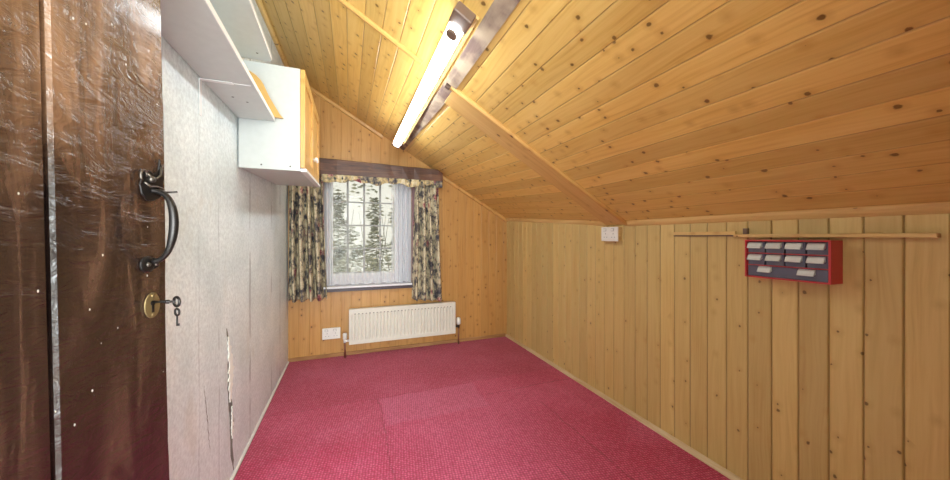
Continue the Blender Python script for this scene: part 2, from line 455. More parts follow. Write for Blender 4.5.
# ---- mouldings (quadrant sections swept along edges)
def sweep(path, prof):
    """prof: list of (a, b) offsets given per point by two vectors: path = [(point, A, B)]"""
    m = MB(); n = len(prof); vs = []
    for p, A, Bv in path:
        for a, c in prof: vs.append(tuple(Vector(p)+Vector(A)*a+Vector(Bv)*c))
    fs = []
    for i in range(len(path)-1):
        for j in range(n): fs.append((i*n+j, i*n+(j+1) % n, (i+1)*n+(j+1) % n, (i+1)*n+j))
    fs += [tuple(range(n)), tuple((len(path)-1)*n+j for j in range(n))[::-1]]
    return m.add(vs, fs)
def quad_prof(r, n=6): return [(0, 0)] + [(r*math.cos(q*math.pi/2/n), r*math.sin(q*math.pi/2/n)) for q in range(n+1)]
nC = Vector((-SL, 0, -1)).normalized(); tC = Vector((1, 0, -SL)).normalized()   # into the room / down the slope
# right wall top
A, Bv = -tC, nC
for k_, (ya, yb) in enumerate(((YF, 1.60), (1.765, YB))):
    sg = [(( XR, y, zc(XR, y)), (-1, 0, SL*.99), (0, 0, -1)) for y in ((ya, yb))]
    struct(sweep(sg, quad_prof(.020)).build('trim_%d' % (k_+1), m_trim))
# back wall top along the slope: right run and left run
for k_, (xa, xb) in enumerate(((.875, XR-.004), (XL, .30))):
    sg = [((x, YB, zc(x, YB)), (0, -1, 0), (0, 0, -1)) for x in (xa, xb)]
    struct(sweep(sg, [(0,0),(.016,0),(.02,.006),(.018,.014),(.022,.018),(.02,.03),(.010,.036),(0,.038)]).build('trim_%d' % (k_+3), m_trimx))
# left wall top
sg = [((XL, y, zc(XL, y)), (1, 0, -SL), (0, 0, -1)) for y in (YF, 1.69, YB)]
struct(sweep(sg, quad_prof(.03)).build('trim_5', m_trim))
# rib moulding left of the lamp
sg = [((x, 1.585, zc(x, 1.585)), (0, 1, 0), tuple(nC)) for x in (XL, .335)]
struct(sweep(sg, [(0,0),(0,.010),(.006,.016),(.018,.016),(.026,.008),(.028,0)]).build('trim_6', m_trimx))
# boxed beam right of the lamp with a rounded edge strip
pts = []
for dn in (0, .014):
    for x, y in ((.50, 1.615), (XR, 1.615), (XR, 1.775), (.50, 1.775)):
        pts.append(tuple(Vector((x, y, zc(x, min(y, 1.69)) + .002)) + nC*dn))
boxed = tag(MB().hexa(pts).build('ceiling_beam', m_beamx, org=(1.07, 1.69, zc(1.07, 1.69)), bevel=.002),
            'flat boxed pine beam crossing the ceiling slope down to the white socket', 'beam')
sg = [((x, 1.588, zc(x, 1.588)), (0, 1, 0), tuple(nC)) for x in (.485, XR)]
o = sweep(sg, [(0,0),(0,.010),(.006,.018),(.018,.020),(.026,.016),(.026,0)]).build('edge_strip', m_trimx, boxed)
sg = [((x, 1.586, zc(x, 1.586)), (0, 1, 0), tuple(nC)) for x in (.462, .4845)]
sweep(sg, [(0,.011),(0,.018),(.008,.027),(.022,.028),(.030,.024),(.030,.011)]).build('strip_end', m_brown_d, boxed)
# exposed old purlin beside the lamp
pts = []
for y in (YF, YB-.002):
    for x, dn in ((.450, .0005), (.508, .0005), (.508, .010), (.450, .010)):
        zz = 2.15 if y < 1 else 2.15+.0
        pts.append(tuple(Vector((x, y, zc(x, y))) + nC*dn))
ring0, ring1 = pts[:4], pts[4:]
mid = [tuple(Vector((x, 1.69, zc(x, 1.69))) + nC*dn) for x, dn in ((.450, .0005), (.508, .0005), (.508, .010), (.450, .010))]
b = MB(); b.add(ring0+mid+ring1, [(0,1,2,3)] + [(i, (i+1) % 4, 4+(i+1) % 4, 4+i) for i in range(4)] + [(4+i, 4+(i+1) % 4, 8+(i+1) % 4, 8+i) for i in range(4)] + [(8,9,10,11)])
purlin = b.build('purlin', m_purlin, org=(.47, YF, zc(.47, YF)))
tag(purlin, 'faded mauve-brown old timber running front to back beside the strip light', 'beam')

# skirtings
struct(sweep([((XR, y, 0), (-1, 0, 0), (0, 0, 1)) for y in (YF, YB)], quad_prof(.022)).build('baseboard_right', m_pale_edge))
struct(MB().box(XL, XR-.02, YB-.012, YB, 0, .032).build('baseboard_back', m_rough, bevel=.003))
struct(sweep([((XL, y, 0), (1, 0, 0), (0, 0, 1)) for y in (YF, YB-.012)], quad_prof(.010)).build('baseboard_left', m_seal))

# dark lintel beam above the window
random.seed(4)
b = MB(); N = 24; rings = []
for i in range(N+1):
    x = XL+.002 + (.872-XL)*i/N; w1, w2, w3, w4 = [random.uniform(-.004, .004) for _ in range(4)]
    zt = min(1.795-.027*(x+.24)/1.1, zc(x, 3.18)-.004)
    rings += [(x, 3.185+w1, 1.640+w2), (x, 3.298, 1.640+w2), (x, 3.298, zt+w3*.3), (x, 3.185+w4, zt+w3*.5)]
fs = [(0,1,2,3), tuple(4*N+j for j in (3,2,1,0))]
for i in range(N):
    for j in range(4): fs.append((i*4+j, i*4+(j+1) % 4, (i+1)*4+(j+1) % 4, (i+1)*4+j))
b.add(rings, fs)
tag(b.build('lintel_beam', m_beam, org=(.19, 3.24, 1.64), bevel=.006), 'dark rough wooden beam spanning the wall above the window', 'beam')

# ------------------------------------------------------------------ window
b = MB(); WX0, WX1, WZ0, WZ1 = -.170, .445, .735, 1.66; WY = 3.40
b.box(OX0+.001, WX0, WY-.02, WY+.03, OZ0+.001, OZ1-.001); b.box(WX1, OX1-.001, WY-.02, WY+.03, OZ0+.001, OZ1-.001)
b.box(WX0, WX1, WY-.02, WY+.03, OZ0+.001, WZ0)
win = struct(b.build('window_1', m_frame, bevel=.002))
b = MB()
for x in (-.012, .138, .289): b.box(x-.009, x+.009, WY-.008, WY+.012, WZ0, WZ1)
for z in (1.436, 1.212, .988): b.box(WX0, WX1, WY-.006, WY+.010, z-.006, z+.006)
b.build('window_bars', m_lead, win)
MB().box(WX0, WX1, WY+.003, WY+.006, WZ0, WZ1).build('window_pane', m_glass, win)
b = MB().box(OX0-.03, OX1+.03, 3.262, WY-.021, .628, .645); b.build('window_sill', m_sill, win, bevel=.003)
MB().box(OX0-.03, OX1+.03, 3.268, 3.299, .598, .627).build('sill_apron', m_sill_d, win, bevel=.002)
MB().box(OX1+.001, OX1+.032, 3.275, 3.299, .646, 1.637).build('window_architrave', m_mauve, win, bevel=.002)
MB().box(OX0-.032, OX0-.001, 3.275, 3.299, .646, 1.637).build('window_architrave', m_mauve, win, bevel=.002)

# net curtain
def net_f(u, v):
    x = -.205 + .775*u; z = 1.632 - (1.632-.655)*v
    side = max(0, (u-.78)/.22) if u > .78 else (max(0, (.1-u)/.1))
    amp = .004 + .030*min(1, side*2)
    y = 3.315 + amp*math.sin(x*150+z*.8) + .004*math.sin(x*37+z*3)
    if v > .999: z += .006*math.cos(x*60)
    return (x, y, z)
NU, NV = 220, 40
b = MB().sheet(NU, NV, net_f)
net = b.build('net_curtain', m_net, org=(.18, 3.315, .655), smooth=True)
att = net.data.attributes.new('weave_cover', 'FLOAT', 'POINT')
for j in range(NV+1):
    for i in range(NU+1):
        u, v = i/NU, j/NV; d = .07
        if u > .80: d = .62 + .34*abs(math.sin((-.205+.775*u)*75+.4*v))
        elif u > .765: d = .5
        if u < .09: d = .70 + .26*abs(math.sin(u*80))
        z = 1.632 - .977*v; x = -.205+.775*u
        if z < .765 + .012*math.sin(x*42): d = max(d, .72)
        if z < .70: d = max(d, .62 + .2*math.sin(x*42))
        att.data[j*(NU+1)+i].value = d
tag(net, 'sheer white net curtain with lace hem hanging across the window panes', 'net curtain')

# printed curtains
def curtain(name, xt0, xt1, xb0, xb1, zt, zb0, zb1, folds, ph, y0, amp):
    def f(u, v):
        t = v; q = u + .018*math.sin(u*folds*6.28*.5+ph)*(1-.3*v)
        x = (xt0+(xt1-xt0)*q)*(1-t) + (xb0+(xb1-xb0)*q)*t
        fold = math.sin(u*folds*2*math.pi+ph + .5*math.sin(v*3+ph))
        fold = math.copysign(abs(fold)**.75, fold)
        y = y0 + amp*(.55+.45*min(1, v*3))*fold + .007*math.sin(u*23+v*5)
        z = zt + (zb0+(zb1-zb0)*u - zt)*v + (.006*math.sin(u*folds*6.28) if v > .98 else 0)
        return (x, y, z)
    return MB().sheet(150, 46, f).build(name, m_floral, org=((xb0+xb1)/2, y0, min(zb0, zb1)), smooth=True, solid=.003)
c1 = curtain('curtain', -.488, -.225, -.490, -.185, 1.625, .545, .548, 4.5, .6, 3.218, .055)
tag(c1, 'dark floral printed curtain left of the window, hanging below the wall cupboard', 'curtain')
c2 = curtain('curtain', .605, .835, .575, .885, 1.622, .487, .455, 4, 2.2, 3.222, .050)
tag(c2, 'cream floral printed curtain right of the window, hanging above the radiator', 'curtain')
for c_, xa, xb in ((c1, -.475, -.225), (c2, .605, .835)):
    pass
# valance, a short gathered strip pinned under the beam
def val_f(u, v):
    x = -.226 + 1.09*u; z = 1.652 - (.060+.012*math.sin(u*19)+.008*math.sin(u*47))*v
    return (x, 3.172 + .006*math.sin(u*150)*(.4+v), z)
tag(MB().sheet(240, 8, val_f).build('valance', m_floral_y, org=(.32, 3.172, 1.58), smooth=True, solid=.002),
    'short yellowed floral valance gathered along the underside of the dark beam', 'valance')

# greenery outside
def leaf_mat(name, a, bb):
    k = NT(name, .7); v = k.coord(); k.color(k.ramp(k.noise(v, 6, 3), [(.3, a), (.7, bb)])); return k.m
m_leaf = leaf_mat('grey_green_leaves', srgb(128,128,110), srgb(208,206,184))
m_bark = leaf_mat('pale_bark', srgb(110,104,92), srgb(150,142,126))
m_ground = leaf_mat('pale_lawn', srgb(120,130,96), srgb(150,156,124))
def shrub(x, y, zb, h, wd, seed, n, label, lo=.15, lf=.075):
    random.seed(seed)
    root = empty('shrub', (x, y, zb))
    tag(root, label, 'shrub')
    st = MB(); b = MB()
    for s_ in range(5):
        p = [(x, y, zb)]; dx, dy = random.uniform(-.5, .5)*wd, random.uniform(-.3, .3)*wd
        for t in (.35, .7, 1): p.append((x+dx*t*t*1.1, y+dy*t, zb+h*.92*t))
        st.tube(p, [.03, .018, .010, .004], 6)
    for i in range(n):
        t = random.uniform(lo, 1); rr = wd*.55*math.sqrt(max(.05, math.sin(math.pi*min(.95, t*.9+.08))))*(.62+.38*math.sin(t*31+seed*2))
        a = random.uniform(0, 6.28); q = rr*math.sqrt(random.random())
        c = Vector((x+q*math.cos(a), y+q*math.sin(a)*.7, zb+h*t)); s1 = random.uniform(.6, 1.2)*lf
        Mx = Matrix.Translation(c) @ Matrix.Rotation(random.uniform(0, 6.28), 4, 'Z') @ Matrix.Rotation(random.uniform(-1.3, 1.3), 4, 'X')
        b.M = Mx; b.add([(-s1, 0, 0), (0, -s1*.35, .01), (s1, 0, 0), (0, s1*.35, .01)], [(0,1,2,3)])
    st.build('stem', m_bark, root); b.M = None; b.build('foliage', m_leaf, root)
struct(MB().box(-14, 14, 3.8, 22, -2.8, -2.6).build('ground', m_ground))
shrub(-.22, 8.2, -2.6, 4.7, 1.1, 1, 1300, 'loose grey-green shrub outside the left panes of the window', .5)
shrub(.62, 8.9, -2.6, 4.7, .8, 2, 1000, 'slender upright shrub outside the middle panes of the window', .5)
shrub(.15, 6.3, -2.6, 3.55, 2.2, 3, 1700, 'low bushy shrub seen through the bottom panes of the window', .55, .055)
shrub(1.00, 7.55, -2.6, 4.5, .62, 5, 900, 'narrow tall shrub outside the right-hand panes of the window', .45)
# tree behind, its branches reaching across the top of the view
root = empty('tree', (3.4, 10.6, -2.6)); tag(root, 'tree whose leafy branches hang across the top window panes', 'tree')
st = MB(); st.tube([(3.4, 10.6, -2.6), (3.3, 10.55, 0), (3.0, 10.4, 2.4), (2.0, 10.2, 3.9), (.2, 10.2, 4.0), (-1.2, 10.2, 3.4)], [.16, .13, .1, .07, .05, .02], 8)
random.seed(9); b = MB()
for i in range(1700):
    t = random.random(); x = 3.0-4.6*t; z = 4.1 - .5*abs(t-.5) - abs(random.gauss(0, .9))*(.35+.9*math.sin(t*14)**2)
    c = Vector((x+random.uniform(-.2, .2), 10.3+random.uniform(-.35, .35), z)); s1 = random.uniform(.06, .12)
    b.M = Matrix.Translation(c) @ Matrix.Rotation(random.uniform(0, 6.28), 4, 'Z') @ Matrix.Rotation(random.uniform(-1.3, 1.3), 4, 'X')
    b.add([(-s1, 0, 0), (0, -s1*.4, .01), (s1, 0, 0), (0, s1*.4, .01)], [(0,1,2,3)])
b.M = None; st.build('trunk', m_bark, root); b.build('foliage', m_leaf, root)

# ------------------------------------------------------------------ radiator
RX0, RX1, RY, RZ0, RZ1 = .0, 1.012, 3.205, .120, .440
rad = empty('radiator', (.5, 3.23, 0))
tag(rad, 'white fluted panel radiator low on the pine wall under the window', 'radiator')
NF = 30
def rad_f(u, v):
    x = RX0+(RX1-RX0)*u; z = RZ1+(RZ0-RZ1)*v
    e = .035; m = max(0, min(1, (z-RZ0-.03)/.02, (RZ1-.045-z)/.012)) * max(0, min(1, (x-RX0-.018)/.006, (RX1-.018-x)/.006))
    ph = (x-RX0-.02)/(RX1-RX0-.04)*NF
    fr = abs(ph-math.floor(ph)-.5)*2
    y = RY + .009*m*max(0, (1-fr)*1.6-.6 if False else max(0, fr*1.7-.75))
    return (x, y, z)
b = MB().sheet(360, 36, rad_f); nsf = len(b.f)
for i in range(1, NF):
    x = RX0+.02 + (RX1-RX0-.04)*i/NF
    b.box(x-.006, x+.006, RY-.0006, RY+.004, RZ1-.047, RZ1-.040)
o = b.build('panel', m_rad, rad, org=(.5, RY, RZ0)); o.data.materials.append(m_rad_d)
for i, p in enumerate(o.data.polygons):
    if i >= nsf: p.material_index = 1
b = MB(); b.box(RX0, RX1, RY+.001, RY+.05, RZ1-.006, RZ1); b.box(RX0, RX1, RY+.001, RY+.05, RZ0, RZ0+.006)
b.box(RX0, RX0+.006, RY+.001, RY+.05, RZ0, RZ1); b.box(RX1-.006, RX1, RY+.001, RY+.05, RZ0, RZ1)
b.box(RX0+.006, RX1-.006, RY+.04, RY+.05, RZ0+.006, RZ1-.006)
b.build('casing', m_rad, rad, org=(.5, RY+.03, RZ0), bevel=.002)
for x in (.15, .82): MB().box(x, x+.04, RY+.051, 3.299, .16, .40).build('wall_bracket', m_rad_d, rad, org=(x+.02, 3.28, .16))
b = MB(); b.tube([(-.035, 3.24, 0.0), (-.035, 3.24, .14)], .0085, 10)
b.build('pipe', m_copper, rad, org=(-.035, 3.24, 0), smooth=True)
b = MB(); b.tube([(-.035, 3.24, .135), (-.035, 3.24, .168)], .012, 12); b.tube([(-.035, 3.24, .150), (.004, 3.24, .150)], .010, 10)
b.lathe([(.012, .165), (.017, .168), (.018, .215), (.014, .222)], (-.035, 3.24, 0), 'Z', 16)
b.build('lockshield_valve', m_plastic, rad, org=(-.035, 3.24, .135), smooth=True)
b = MB(); b.tube([(1.055, 3.24, 0.0), (1.055, 3.24, .175)], .0085, 10)
b.build('pipe', m_copper, rad, org=(1.055, 3.24, 0), smooth=True)
b = MB(); b.tube([(1.055, 3.24, .17), (1.055, 3.24, .20)], .012, 12); b.tube([(1.01, 3.24, .182), (1.055, 3.24, .182)], .010, 10)
b.build('valve_body', m_iron2, rad, org=(1.055, 3.24, .17), smooth=True)
b = MB(); b.lathe([(.014, .20), (.021, .204), (.023, .23), (.021, .262), (.014, .272)], (1.055, 3.24, 0), 'Z', 20)
b.build('thermostatic_valve', m_plastic, rad, org=(1.055, 3.24, .20), smooth=True)

# ------------------------------------------------------------------ sockets
def socket(P, U, N, wd, ht, dp, label, mat_box):
    """P lower corner at wall, U along the wall, N into the room"""
    P, U, N, Z = Vector(P), Vector(U), Vector(N), Vector((0, 0, 1))
    M = Matrix(((U.x, N.x, 0, P.x), (U.y, N.y, 0, P.y), (U.z, N.z, 1, P.z), (0, 0, 0, 1)))
    root = empty('double_socket', tuple(P + U*wd/2)); tag(root, label, 'socket')
    def bb(name, mat, boxes, bev=.0015):
        m = MB(); m.M = M
        for q in boxes: m.box(*q)
        return m.build(name, mat, root, org=tuple(P+U*wd/2), bevel=bev)
    bb('back_box', mat_box, [(.003, wd-.003, .0005, dp-.008, .003, ht-.003)])
    bb('face_plate', m_plastic, [(0, wd, dp-.008, dp, 0, ht)], .003)
    for cx in (wd*.27, wd*.73):
        s1 = bb('switch', m_plastic_d, [(cx-.014-.006, cx-.006+.014, dp+.0003, dp+.0012, ht*.70, ht*.9)], 0)
        bb('switch', m_plastic, [(cx-.006-.010, cx-.006+.010, dp+.0013, dp+.005, ht*.73, ht*.87)], .001)
        bb('pin_holes', m_plastic_d, [(cx-.003, cx+.003, dp-.001, dp+.0006, ht*.48, ht*.58), (cx-.016, cx-.008, dp-.001, dp+.0006, ht*.25, ht*.31), (cx+.008, cx+.016, dp-.001, dp+.0006, ht*.25, ht*.31)], 0)
    return root
socket((-.226, YB, .171), (1, 0, 0), (0, -1, 0), .152, .100, .030, 'white double socket low on the pine wall left of the radiator', m_plastic)
socket((XR, 1.790, 1.072), (0, -1, 0), (-1, 0, 0), .148, .094, .036, 'white double socket high on the right wall below the ceiling beam', m_trim)

# ------------------------------------------------------------------ strip light
P0 = Vector((.396, 0, zc(.396, 1.0)))
LF = Matrix(((tC.x, 0, nC.x, P0.x), (0, 1, 0, 0), (tC.z, 0, nC.z, P0.z), (0, 0, 0, 1)))  # local: a down slope, y, d into room
LY0, LY1 = 1.14, 2.80
lamp = empty('strip_light', (P0.x, 2.0, P0.z)); tag(lamp, 'long glowing fluorescent strip light fixed to the sloping ceiling', 'ceiling light')
def lb(): m = MB(); m.M = LF; return m
L0 = tuple(P0 + Vector((0, 2.0, 0)))
lb().box(-.040, .052, LY0-.035, LY1+.03, .001, .012).build('mounting_board', m_trim, lamp, org=L0, bevel=.001)
lb().box(-.030, .030, LY0+.02, LY1, .0125, .038).build('spine', m_spine, lamp, org=L0, bevel=.003)
b = lb(); n = 14; prof = [(.031*math.cos(math.pi*i/n), .040+.034*math.sin(math.pi*i/n)) for i in range(n+1)]
b.prism([(a, LY0+.022, d) for a, d in prof], (0, LY1-LY0-.03, 0)); b.build('diffuser', m_tube, lamp, org=L0, smooth=False)
b = lb(); b.box(-.034, .034, LY1-.008, LY1+.012, .0125, .075); b.build('end_cap', m_brown, lamp, org=L0, bevel=.004)
b = lb(); b.box(-.036, .040, LY0-.050, LY0+.020, .0125, .055); b.build('end_cap', m_brown, lamp, org=L0, bevel=.005)
b = lb(); b.lathe([(.001, .0), (.022, .001), (.023, .008), (.020, .011), (.001, .012)], (-.002, LY0+.040, .070), 'Z', 20)
b.build('lamp_holder', m_brown, lamp, org=L0, smooth=False)
b = lb(); b.box(-.02, .02, LY1+.013, LY1+.10, .001, .020); b.build('cable_box', m_brown, lamp, org=L0, bevel=.002)

# ------------------------------------------------------------------ shelves and cupboard on the left wall
def shelf(name, xw, fr, y0, y1, z, th, label, rc=.0):
    b = MB(); poly = [(XL+xw, y0, z)]
    xf0, xf1 = fr
    poly.append((xf0, y0, z))
    if rc:
        for i in range(6):
            a = math.pi/2*i/5; poly.append((xf1-rc+rc*math.cos(a), y1-rc+rc*math.sin(a), z))
    else: poly.append((xf1, y1, z))
    poly.append((XL+xw, y1, z))
    b.prism(poly, (0, 0, th))
    root = b.build(name, m_white, org=((XL+xf1)/2, (y0+y1)/2, z)); tag(root, label, 'shelf'); return root
s1 = shelf('wall_shelf', .006, (-.322, -.342), .86, 1.868, 1.668, .016, 'long white melamine shelf, the lower one, ending at the white cupboard side')
b = MB().hexa([(-.3215, .86, 1.667), (-.3195, .86, 1.667), (-.3395, 1.868, 1.667), (-.3415, 1.868, 1.667), (-.3215, .86, 1.685), (-.3195, .86, 1.685), (-.3395, 1.868, 1.685), (-.3415, 1.868, 1.685)])
b.build('edge_band', m_white_edge, s1, org=(-.33, 1.36, 1.667))
b = MB(); b.box(XL+.004, -.345, 1.458, 1.461, 1.6665, 1.668); b.build('board_joint', m_white_edge, s1, org=(-.42, 1.46, 1.667))
for x, y in ((-.44, 1.60), (-.40, 1.64)):
    MB().lathe([(.0045, 0), (.0045, .001)], (x, y, 1.6668), 'Z', 10).build('screw_head', m_iron2, s1, org=(x, y, 1.667))
br = MB(); br.box(XL+.001, XL+.004, 1.446, 1.464, 1.535, 1.667); br.box(XL+.004, -.40, 1.446, 1.464, 1.6635, 1.6665)
br.build('bracket', m_white_edge, s1, org=(XL, 1.455, 1.535), bevel=.0005)
s2 = shelf('wall_shelf', .006, (-.325, -.352), .86, 1.872, 1.958, .018, 'upper white melamine shelf with rounded corner, level with the cupboard top', .03)
b = MB().hexa([(-.3245, .86, 1.957), (-.3225, .86, 1.957), (-.3485, 1.842, 1.957), (-.3515, 1.842, 1.957), (-.3245, .86, 1.977), (-.3225, .86, 1.977), (-.3485, 1.842, 1.977), (-.3515, 1.842, 1.977)])
b.build('edge_band', m_white_edge, s2, org=(-.33, 1.36, 1.957))
MB().lathe([(.0045, 0), (.0045, .001)], (-.40, 1.80, 1.9567), 'Z', 10).build('screw_head', m_iron2, s2, org=(-.40, 1.8, 1.957))
# pine end bracket on the lower shelf
prof = [(XL+.004, 1.6845), (-.302, 1.6845), (-.316, 1.70), (-.337, 1.738), (-.358, 1.775), (-.374, 1.810), (-.384, 1.835), (-.397, 1.856), (-.415, 1.875), (-.440, 1.892), (XL+.004, 1.90)]
tag(MB().prism([(x, 1.848, z) for x, z in prof], (0, .019, 0)).build('shelf_bracket', m_door_pine, org=(-.42, 1.86, 1.6845), bevel=.002),
    'curved pine bracket standing on the lower shelf against the cupboard side', 'bracket')
# cupboard
CX0, CX1, CY0, CY1, CZ0, CZ1 = XL+.006, -.232, 1.878, 2.746, 1.434, 1.952
cup = empty('wall_cupboard', (-.36, 2.31, CZ0)); tag(cup, 'white wall cupboard with pine door hanging high on the left wall', 'cupboard')
def shear(b):
    b.v = [(x, y, z+.05*(y-CY0)) for x, y, z in b.v]; return b
corg = (-.36, 2.31, CZ0)
b = MB(); t = .017
b.box(CX0, CX1, CY0, CY0+t, CZ0, CZ1); b.box(CX0, CX1, CY1-t, CY1, CZ0, CZ1)
b.box(CX0, CX1, CY0+t, CY1-t, CZ1-t, CZ1); b.box(CX0, CX0+.006, CY0+t, CY1-t, CZ0+t, CZ1-t)
b.box(CX0, CX1, CY0+t, CY1-t, CZ0+.0, CZ0+t)
shear(b).build('carcass', m_white, cup, org=corg, bevel=.001)
b = MB().box(CX1+.001, CX1+.030, CY0+.002, CY1-.002, CZ0-.002, CZ0+.014); shear(b).build('bottom_rail', m_white_edge, cup, org=corg, bevel=.002)
for ya, yb in ((CY0+.001, 2.311), (2.314, CY1-.001)):
    b = MB(); za, zb = CZ0+.017, CZ1-.001; q = .055
    b.box(CX1+.001, CX1+.022, ya, ya+q, za, zb); b.box(CX1+.001, CX1+.022, yb-q, yb, za, zb)
    b.box(CX1+.001, CX1+.022, ya+q, yb-q, za, za+q); b.box(CX1+.001, CX1+.022, ya+q, yb-q, zb-q, zb)
    b.box(CX1+.004, CX1+.014, ya+q, yb-q, za+q, zb-q)
    d_ = shear(b).build('door', m_door_pine, cup, org=(CX1+.01, (ya+yb)/2, CZ0), bevel=.002)
    ky = yb-.03 if ya < 2 else ya+.03
    b = MB().lathe([(.006, 0), (.006, .010), (.013, .014), (.014, .020), (.008, .026)], (CX1+.0225, ky, CZ0+.13+.05*(ky-CY0)), 'X', 16)
    b.build('knob', m_plastic, d_, org=(CX1+.022, ky, CZ0+.13), smooth=True)
for x, z in ((-.40, CZ0+.02), (-.275, CZ0+.02)):
    b = MB().lathe([(.004, 0), (.004, -.001)], (x, CY0-.0003, z), 'Y', 10); shear(b).build('screw_head', m_iron2, cup, org=(x, CY0, z))

# torn paper and crack on the left wall (parts of the wall)
random.seed(11)
def ragged(path, w0, w1, x, dx, mat, name):
    b = MB(); L_, R_ = [], []
    n = 26
    for i in range(n+1):
        t = i/n*(len(path)-1); a = int(min(t, len(path)-2)); f_ = t-a
        y = path[a][0]*(1-f_)+path[a+1][0]*f_; z = path[a][1]*(1-f_)+path[a+1][1]*f_
        ww = (w0+(w1-w0)*random.random())*math.sin(math.pi*(.04+.92*i/n))
        y += random.uniform(-.004, .004)
        L_.append((x, y-ww/2, z)); R_.append((x, y+ww/2, z))
    vs = L_+R_; top = [(p[0]+dx, p[1], p[2]) for p in vs]; m = n+1
    fs = []
    for i in range(n): fs += [(i, i+1, m+i+1, m+i), (2*m+i, 2*m+i+1, 3*m+i+1, 3*m+i), (i, i+1, 2*m+i+1, 2*m+i), (m+i, m+i+1, 3*m+i+1, 3*m+i)]
    b.add(vs+top, fs); return b.build(name, mat, wall_left)
ragged([(1.735, .70), (1.765, .60), (1.775, .50), (1.770, .38), (1.80, .28), (1.80, .12), (1.83, .02)], .03, .07, XL+.0002, .0006, m_crack, 'wall_crack')
ragged([(1.748, .66), (1.775, .57), (1.785, .50), (1.780, .42), (1.775, .36)], .035, .085, XL+.001, .003, m_torn, 'torn_paper')
ragged([(1.795, .33), (1.805, .24), (1.80, .18)], .012, .04, XL+.001, .003, m_torn, 'torn_paper')
ragged([(1.49, .55), (1.515, .45), (1.53, .38), (1.55, .27)], .002, .006, XL+.0002, .0005, m_crack, 'wall_crack')

# ------------------------------------------------------------------ right wall: batten, rack, peg
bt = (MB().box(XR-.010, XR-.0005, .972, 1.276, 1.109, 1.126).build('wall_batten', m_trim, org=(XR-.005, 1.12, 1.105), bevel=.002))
MB().box(XR-.0105, XR-.0005, .972, 1.274, 1.103, 1.1085).build('shadow_strip', m_brown, bt, org=(XR-.005, 1.12, 1.103))  # dark strip painted in as the shadow line under the batten
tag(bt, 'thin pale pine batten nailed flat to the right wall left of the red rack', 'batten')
tag(MB().box(XR-.028, XR-.0005, .42, .970, 1.098, 1.112).build('wall_batten', m_trim, org=(XR-.014, .69, 1.098), bevel=.002),
    'pale pine ledge strip on the right wall directly above the red drawer rack', 'batten')
tag(MB().box(XR-.016, XR-.0005, .921, .939, 1.1125, 1.138).build('wall_peg', m_brown, org=(XR-.008, .93, 1.1125), bevel=.002),
    'tiny dark brown block fixed above the pine ledge strip', 'peg')
KX0, KX1, KY0, KY1, KZ0, KZ1 = XR-.078, XR-.001, .628, .895, .934, 1.088
rack = empty('drawer_rack', (XR-.04, .76, KZ0)); tag(rack, 'small red metal rack of grey parts drawers hung on the right wall', 'drawer rack')
korg = (XR-.04, .76, KZ0); t = .0055
b = MB(); b.box(KX0, KX1, KY0, KY0+t*1.3, KZ0, KZ1); b.box(KX0, KX1, KY1-t, KY1, KZ0, KZ1)
b.box(KX0, KX1, KY0+t*1.3, KY1-t, KZ0, KZ0+t); b.box(KX0, KX1, KY0+t*1.3, KY1-t, KZ1-t, KZ1)
zr = [KZ0+t, KZ0+t+.046, KZ0+t+.095, KZ1-t]
b.box(KX0+.001, KX1, KY0+t*1.3, KY1-t, zr[1]-.0015, zr[1]+.0015); b.box(KX0+.001, KX1, KY0+t*1.3, KY1-t, zr[2]-.0015, zr[2]+.0015)
b.build('frame', m_red, rack, org=korg, bevel=.0008)
MB().box(KX1-.004, KX1-.001, KY0+.008, KY1-.007, KZ0+.006, KZ1-.006).build('back_panel', m_dark_in, rack, org=korg)
yi0, yi1 = KY0+t*1.3, KY1-t
def drawer(ya, yb, za, zb, handles):
    b = MB(); x0 = KX0+.010; x1 = KX1-.006
    b.box(x0, x0+.002, ya, yb, za, zb); b.box(x0+.002, x1, ya, ya+.0015, za, zb); b.box(x0+.002, x1, yb-.0015, yb, za, zb)
    b.box(x0+.002, x1, ya+.0015, yb-.0015, za, za+.0015); b.box(x1-.0015, x1, ya+.0015, yb-.0015, za+.0015, zb)
    d_ = b.build('drawer', m_drawer, rack, org=(x0, (ya+yb)/2, za))
    for yc, wd in handles:
        zc_ = (za+zb)/2+.006
        h = MB(); h.prism([(x0-.0002, yc-wd/2, zc_+.014), (x0-.009, yc-wd/2, zc_+.008), (x0-.013, yc-wd/2, zc_-.001), (x0-.017, yc-wd/2, zc_-.007), (x0-.015, yc-wd/2, zc_-.010), (x0-.0002, yc-wd/2, zc_-.004)], (0, wd, 0))
        h.build('handle', m_label, d_, org=(x0, yc, zc_), bevel=.0005)
for r_ in (1, 2):
    za, zb = zr[r_]+.002, zr[r_+1]-.004
    p = (yi1-yi0)/4
    for i in range(4):
        a = yi0+i*p
        drawer(a+.003, a+p-.003, za, zb, [(a+p*.54, p*.76)])
drawer(yi0+.002, yi1-.002, zr[0]+.001, zr[1]-.003, [(yi0+(yi1-yi0)*.24, .048), (yi0+(yi1-yi0)*.75, .044)])

